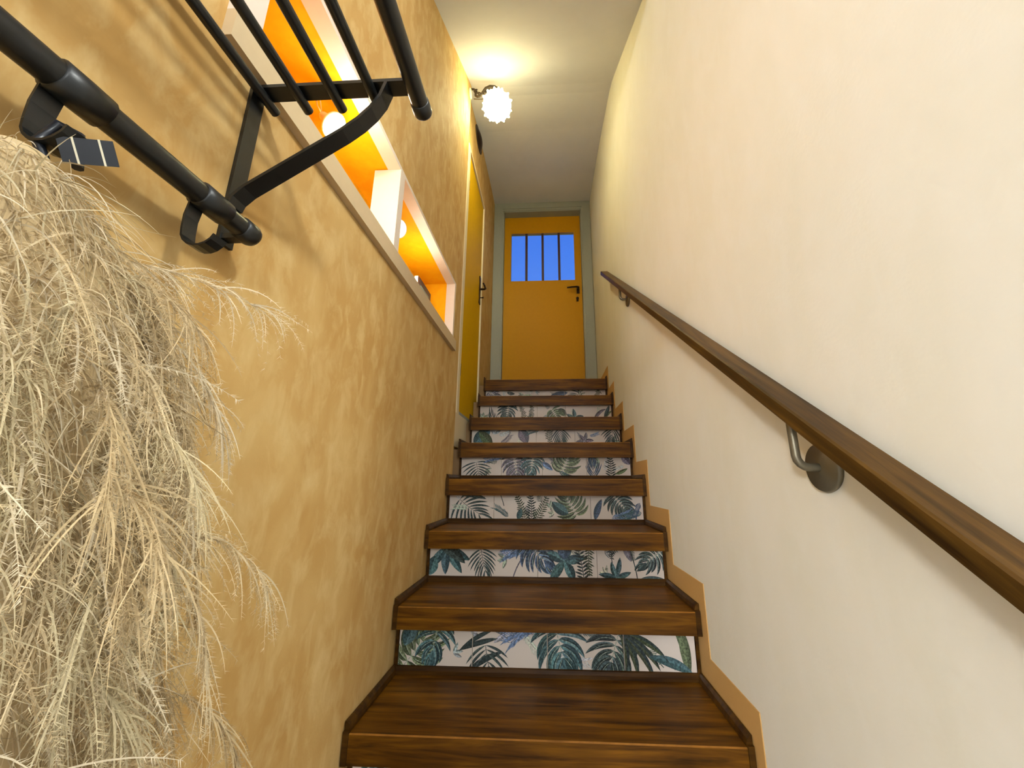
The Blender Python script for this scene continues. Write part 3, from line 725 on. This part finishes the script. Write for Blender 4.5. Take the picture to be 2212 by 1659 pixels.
# ruffled flower shade
GC = Vector((0.175, 0.862, 2.795)); GR = 0.084
mb = MB(); NT, NP = 18, 84; V = []
for i in range(NT + 1):
    th = PI * (0.06 + 0.86 * i / NT)
    for j in range(NP):
        ph = 2 * PI * j / NP
        r = GR * (1 + 0.075 * math.cos(12 * ph) * math.sin(th) ** 1.5 * (0.3 + 0.7 * i / NT))
        V.append(GC + Vector((r * math.sin(th) * math.cos(ph), r * math.sin(th) * math.sin(ph), r * math.cos(th))))
F = [(i * NP + j, i * NP + (j + 1) % NP, (i + 1) * NP + (j + 1) % NP, (i + 1) * NP + j) for i in range(NT) for j in range(NP)]
mb.add(V, F, [1 if i < NT * 0.52 else 0 for i in range(NT) for j in range(NP)], True); mb.build('glass_shade', ['shade', 'shade_top'], so)
for j in range(12):
    ph = 2 * PI * (j + 0.5) / 12
    for th in (0.55, 1.25, 1.95):
        d = Vector((math.sin(th) * math.cos(ph + th), math.sin(th) * math.sin(ph + th), math.cos(th)))
        MB().tube([GC + d * GR * 0.94, GC + d * GR * 1.06, GC + d * GR * 1.17], [0.012, 0.009, 0.003], 8).build('petal_tip', 'shade_top', so)
MB().lathe([(0.0, 0.014), (0.016, 0.012), (0.026, 0.0), (0.030, -0.012), (0.024, -0.014)], GC + Vector((0.006, 0, GR * 0.97)), (0, 0, 1), 20).build('shade_holder', 'iron', so)

# dark rounded ornament high on the upper left wall, its nature unidentified
mb = MB(); V = []; NR, NS = 8, 28
for i in range(NR + 1):
    t = i / NR
    for j in range(NS):
        a = 2 * PI * j / NS
        V.append((XF + 0.028 * (1 - t ** 2) + 0.0005, 1.345 + 0.115 * t * math.cos(a), 3.052 + 0.062 * t * math.sin(a)))
mb.add(V, [(i * NS + j, i * NS + (j + 1) % NS, (i + 1) * NS + (j + 1) % NS, (i + 1) * NS + j) for i in range(NR) for j in range(NS)], 0, True)
on = thing('dark_wall_feature', 'dark rounded ornament on the wall above the mustard side door', 'feature', (XF, 1.33, 2.915))
mb.build('dome', 'bronze', on)
MB().tube([(XF + 0.003, 1.345 + 0.117 * math.cos(2 * PI * j / 28), 3.052 + 0.064 * math.sin(2 * PI * j / 28)) for j in range(29)], 0.004, 8).build('rim', 'iron', on)

# ================================================================== feather shawl on the second hook
rng = np.random.default_rng(11)
fs = thing('feather_shawl', 'shaggy cream ostrich feather shawl hanging from the black coat rack', 'shawl', (0.09, -0.78, -0.12))
def body_r(z):
    t = np.clip((0.795 - z) / 0.95, 0, 1)
    ry = np.interp(t, [0, .04, .12, .30, .5, .75, 1.0], [0.015, 0.05, 0.095, 0.130, 0.155, 0.20, 0.235])
    rx = np.interp(t, [0, .04, .12, .30, .5, .75, 1.0], [0.012, 0.03, 0.05, 0.062, 0.066, 0.07, 0.072])
    cx = np.interp(t, [0, .12, 1.0], [0.060, 0.075, 0.085])
    return cx, rx, ry
BY = -0.785
mb = MB(); NZ_, NA = 30, 40; V = []
for i in range(NZ_ + 1):
    z = 0.795 - 0.95 * i / NZ_
    cx, rx, ry = body_r(z)
    for j in range(NA):
        a = 2 * PI * j / NA; f = 1 + 0.07 * math.sin(5 * a + 2.2 * math.sin(z * 7)) * min(1, i / 6)
        V.append((cx + rx * f * math.cos(a), BY + ry * f * math.sin(a), z))
mb.add(V, [(i * NA + j, i * NA + (j + 1) % NA, (i + 1) * NA + (j + 1) % NA, (i + 1) * NA + j) for i in range(NZ_) for j in range(NA)], 0, True)
mb.add(V[:NA], [tuple(range(NA))]); mb.add(V[-NA:], [tuple(range(NA))[::-1]])
mb.build('lining', 'lining', fs)

PAL = np.array([lin(236, 216, 176)[:3], lin(224, 200, 156)[:3], lin(242, 226, 194)[:3], lin(214, 190, 146)[:3], lin(228, 212, 172)[:3]])
def strands(root, d0, L, wid, droop, curl, ns=8):
    """batch of tapering drooping ribbons, returns verts (n,ns,2,3)"""
    n_ = len(root); p = root.copy(); d = d0 / np.linalg.norm(d0, axis=1, keepdims=True)
    side = np.cross(d, rng.normal(size=(n_, 3))); side /= np.linalg.norm(side, axis=1, keepdims=True)
    cax = rng.normal(size=(n_, 3)); out = np.zeros((n_, ns, 2, 3)); st = (L / (ns - 1))[:, None]
    for i in range(ns):
        t = i / (ns - 1)
        w_ = (wid * (1 - t ** 2 * 0.85))[:, None]
        out[:, i, 0] = p + side * w_ / 2; out[:, i, 1] = p - side * w_ / 2
        d = d + np.array([0, 0, -1.0]) * droop[:, None] / ns + np.cross(d, cax) * curl[:, None] / ns
        d /= np.linalg.norm(d, axis=1, keepdims=True)
        side = side - d * np.sum(side * d, axis=1, keepdims=True); side /= np.linalg.norm(side, axis=1, keepdims=True) + 1e-9
        p = p + d * st
        p[:, 0] = np.maximum(p[:, 0], 0.004)
    return out
def barbules(blk, nb, ln, wd):
    """tiny side hairs along every strand, as thin triangles: (m,3,3)"""
    n_, ns = blk.shape[:2]; ax = blk.mean(2)
    k = rng.uniform(0.05, 0.98, (n_, nb)) * (ns - 1); i0 = np.minimum(k.astype(int), ns - 2); fr_ = (k - i0)[..., None]
    r_ = np.arange(n_)[:, None]
    p = ax[r_, i0] * (1 - fr_) + ax[r_, i0 + 1] * fr_; tg = ax[r_, i0 + 1] - ax[r_, i0]; tg /= np.linalg.norm(tg, axis=-1, keepdims=True) + 1e-9
    d = rng.normal(size=p.shape); d -= tg * np.sum(d * tg, -1, keepdims=True); d /= np.linalg.norm(d, axis=-1, keepdims=True) + 1e-9
    d = d + tg * 0.8; L_ = rng.uniform(.5, 1.0, (n_, nb, 1)) * ln
    tri = np.stack([p - tg * wd / 2, p + tg * wd / 2, p + d * L_], 2)
    tri[..., 0] = np.maximum(tri[..., 0], 0.003)
    return tri
def strand_mesh(name, blocks, cols, parent, fuzz=None):
    vs_, fs_, cs_ = [], [], []; o = 0; tv, tcl = [], []
    for blk, col in zip(blocks, cols):
        n_, ns = blk.shape[:2]
        vs_.append(blk.reshape(-1, 3)); cs_.append(np.repeat(np.concatenate([col, np.ones((n_, 1))], 1), ns * 2, axis=0))
        base = o + np.arange(n_)[:, None] * ns * 2 + np.arange(ns - 1)[None, :] * 2
        fs_.append(np.stack([base, base + 1, base + 3, base + 2], -1).reshape(-1, 4)); o += n_ * ns * 2
        if fuzz:
            t_ = barbules(blk, *fuzz); tv.append(t_.reshape(-1, 3))
            tcl.append(np.repeat(np.concatenate([col, np.ones((n_, 1))], 1), t_.shape[1] * 3, axis=0))
    v = np.concatenate(vs_ + tv); f = np.concatenate(fs_); c_ = np.concatenate(cs_ + tcl)
    nt_ = sum(len(q) for q in tv) // 3
    loops = np.concatenate([f.ravel(), o + np.arange(nt_ * 3)]); starts = np.concatenate([np.arange(len(f)) * 4, f.size + np.arange(nt_) * 3])
    me = bpy.data.meshes.new(name); org = np.array(fs.location)
    me.vertices.add(len(v)); me.vertices.foreach_set('co', (v - org).astype(np.float32).ravel())
    me.loops.add(len(loops)); me.loops.foreach_set('vertex_index', loops.astype(np.int32))
    me.polygons.add(len(starts)); me.polygons.foreach_set('loop_start', starts.astype(np.int32))
    me.polygons.foreach_set('use_smooth', np.ones(len(starts), dtype=bool))
    ca = me.color_attributes.new('Col', 'FLOAT_COLOR', 'POINT'); ca.data.foreach_set('color', c_.astype(np.float32).ravel())
    me.materials.append(MT['feather']); me.update(calc_edges=True); me.validate()
    ob = bpy.data.objects.new(name, me); COL.objects.link(ob); ob.parent = parent; return ob
def surf(n_, zlo=-0.1, zhi=0.765, amin=-1.75, amax=1.75):
    z = rng.uniform(zlo, zhi, n_); a = rng.uniform(amin, amax, n_)
    cx, rx, ry = body_r(z)
    p = np.stack([cx + rx * np.cos(a), BY + ry * np.sin(a), z], 1)
    nn = np.stack([np.cos(a) / rx, np.sin(a) / ry, np.full(n_, 0.0)], 1); nn /= np.linalg.norm(nn, axis=1, keepdims=True)
    return p, nn
def pcol(n_, dark=0.25):
    c_ = PAL[rng.integers(0, len(PAL), n_)] * (1 - dark * rng.random((n_, 1))); return c_
# under-layer of down
p, nn = surf(9000, -0.1, 0.79)
d = nn * 0.55 + rng.normal(size=p.shape) * 0.45 + np.array([0, 0, -0.35])
dn = strand_mesh('down', [strands(p, d, rng.uniform(.03, .075, len(p)), rng.uniform(.0006, .0014, len(p)), rng.uniform(.8, 2.5, len(p)), rng.uniform(0, .6, len(p)))], [pcol(len(p), .35)], fs)
dn['kind'] = 'stuff'; dn['label'] = 'fine cream feather down'
# individual drooping plumes: quill plus barbs on both sides
npl = 110
p, nn = surf(npl, -0.06, 0.75, -1.6, 1.65)
for i in range(npl):
    d0 = nn[i] * rng.uniform(.35, .9) + rng.normal(size=3) * np.array([.25, .45, .25]) + np.array([0, 0, rng.uniform(-.5, .25)])
    Lq = rng.uniform(.07, .15)
    ql = strands(p[i:i + 1], d0[None], np.array([Lq]), np.array([.0022]), np.array([rng.uniform(1.6, 3.2)]), np.array([rng.uniform(-.5, .5)]), 12)
    axis = ql[0].mean(1)
    nb = 60; t = rng.uniform(.08, 1.0, nb); idx = t * 11; i0 = np.minimum(idx.astype(int), 10); fr_ = (idx - i0)[:, None]
    rp_ = axis[i0] * (1 - fr_) + axis[i0 + 1] * fr_; tg = axis[i0 + 1] - axis[i0]; tg /= np.linalg.norm(tg, axis=1, keepdims=True)
    sd_ = np.cross(tg, nn[i]); sd_ /= np.linalg.norm(sd_, axis=1, keepdims=True) + 1e-9
    sgn = np.where(rng.random(nb) < .5, 1, -1)[:, None]
    db = tg * 0.9 + sd_ * sgn * rng.uniform(.25, .8, (nb, 1)) + rng.normal(size=(nb, 3)) * .22 + nn[i] * .12
    bb = strands(rp_, db, rng.uniform(.025, .075, nb), rng.uniform(.0007, .0016, nb), rng.uniform(.8, 2.6, nb), rng.uniform(-.5, .5, nb), 8)
    base = PAL[rng.integers(0, len(PAL))] * rng.uniform(.85, 1.05)
    strand_mesh('plume', [ql, bb], [base[None] * .95, np.clip(base[None] * rng.uniform(.8, 1.1, (nb, 1)), 0, 1)], fs, (22, .0050, .0006))
# loose long strands
p, nn = surf(1000, -0.05, 0.735)
d = nn * .8 + rng.normal(size=p.shape) * np.array([.5, .5, .35]) + np.array([0, 0, -.35])
lg = strand_mesh('loose_strands', [strands(p, d, rng.uniform(.06, .115, len(p)), rng.uniform(.0010, .0018, len(p)), rng.uniform(1.6, 3.8, len(p)), rng.uniform(-1.2, 1.2, len(p)), 12)], [pcol(len(p), .15)], fs, (80, .0060, .0007))
lg['kind'] = 'stuff'
# satin hanging loop and striped label at the collar
MB().tube([(0.066, -0.772, 0.785), (0.052, -0.776, 0.815), (0.056, -0.770, 0.838), (0.068, -0.764, 0.832), (0.074, -0.762, 0.800)], 0.004, 8).build('hanging_loop', 'label_dark', fs)
def quad_patch(c_, ux, uy, w0, h0, th=0.001):
    ux = Vector(ux).normalized(); uy = Vector(uy); uy = (uy - ux * uy.dot(ux)).normalized(); nz = ux.cross(uy); mb = MB(); V = []
    for s in (-.5, .5):
        for a, b_ in ((-.5, -.5), (.5, -.5), (.5, .5), (-.5, .5)): V.append(Vector(c_) + ux * a * w0 + uy * b_ * h0 + nz * s * th)
    mb.add(V, [(0, 3, 2, 1), (4, 5, 6, 7), (0, 1, 5, 4), (1, 2, 6, 5), (2, 3, 7, 6), (3, 0, 4, 7)]); return mb
LC = Vector((0.085, -0.766, 0.812)); UX = Vector((0.75, 0.42, 0.25)); UY = Vector((0.2, -0.25, 0.8))
lb = quad_patch(LC, UX, UY, 0.034, 0.020).build('woven_label', 'label_dark', fs)
for s in (-0.0075, 0.0085):
    quad_patch(LC + UX.normalized() * s, UX, UY, 0.0014, 0.0205, 0.0016).build('stripe', 'label_stripe', lb)
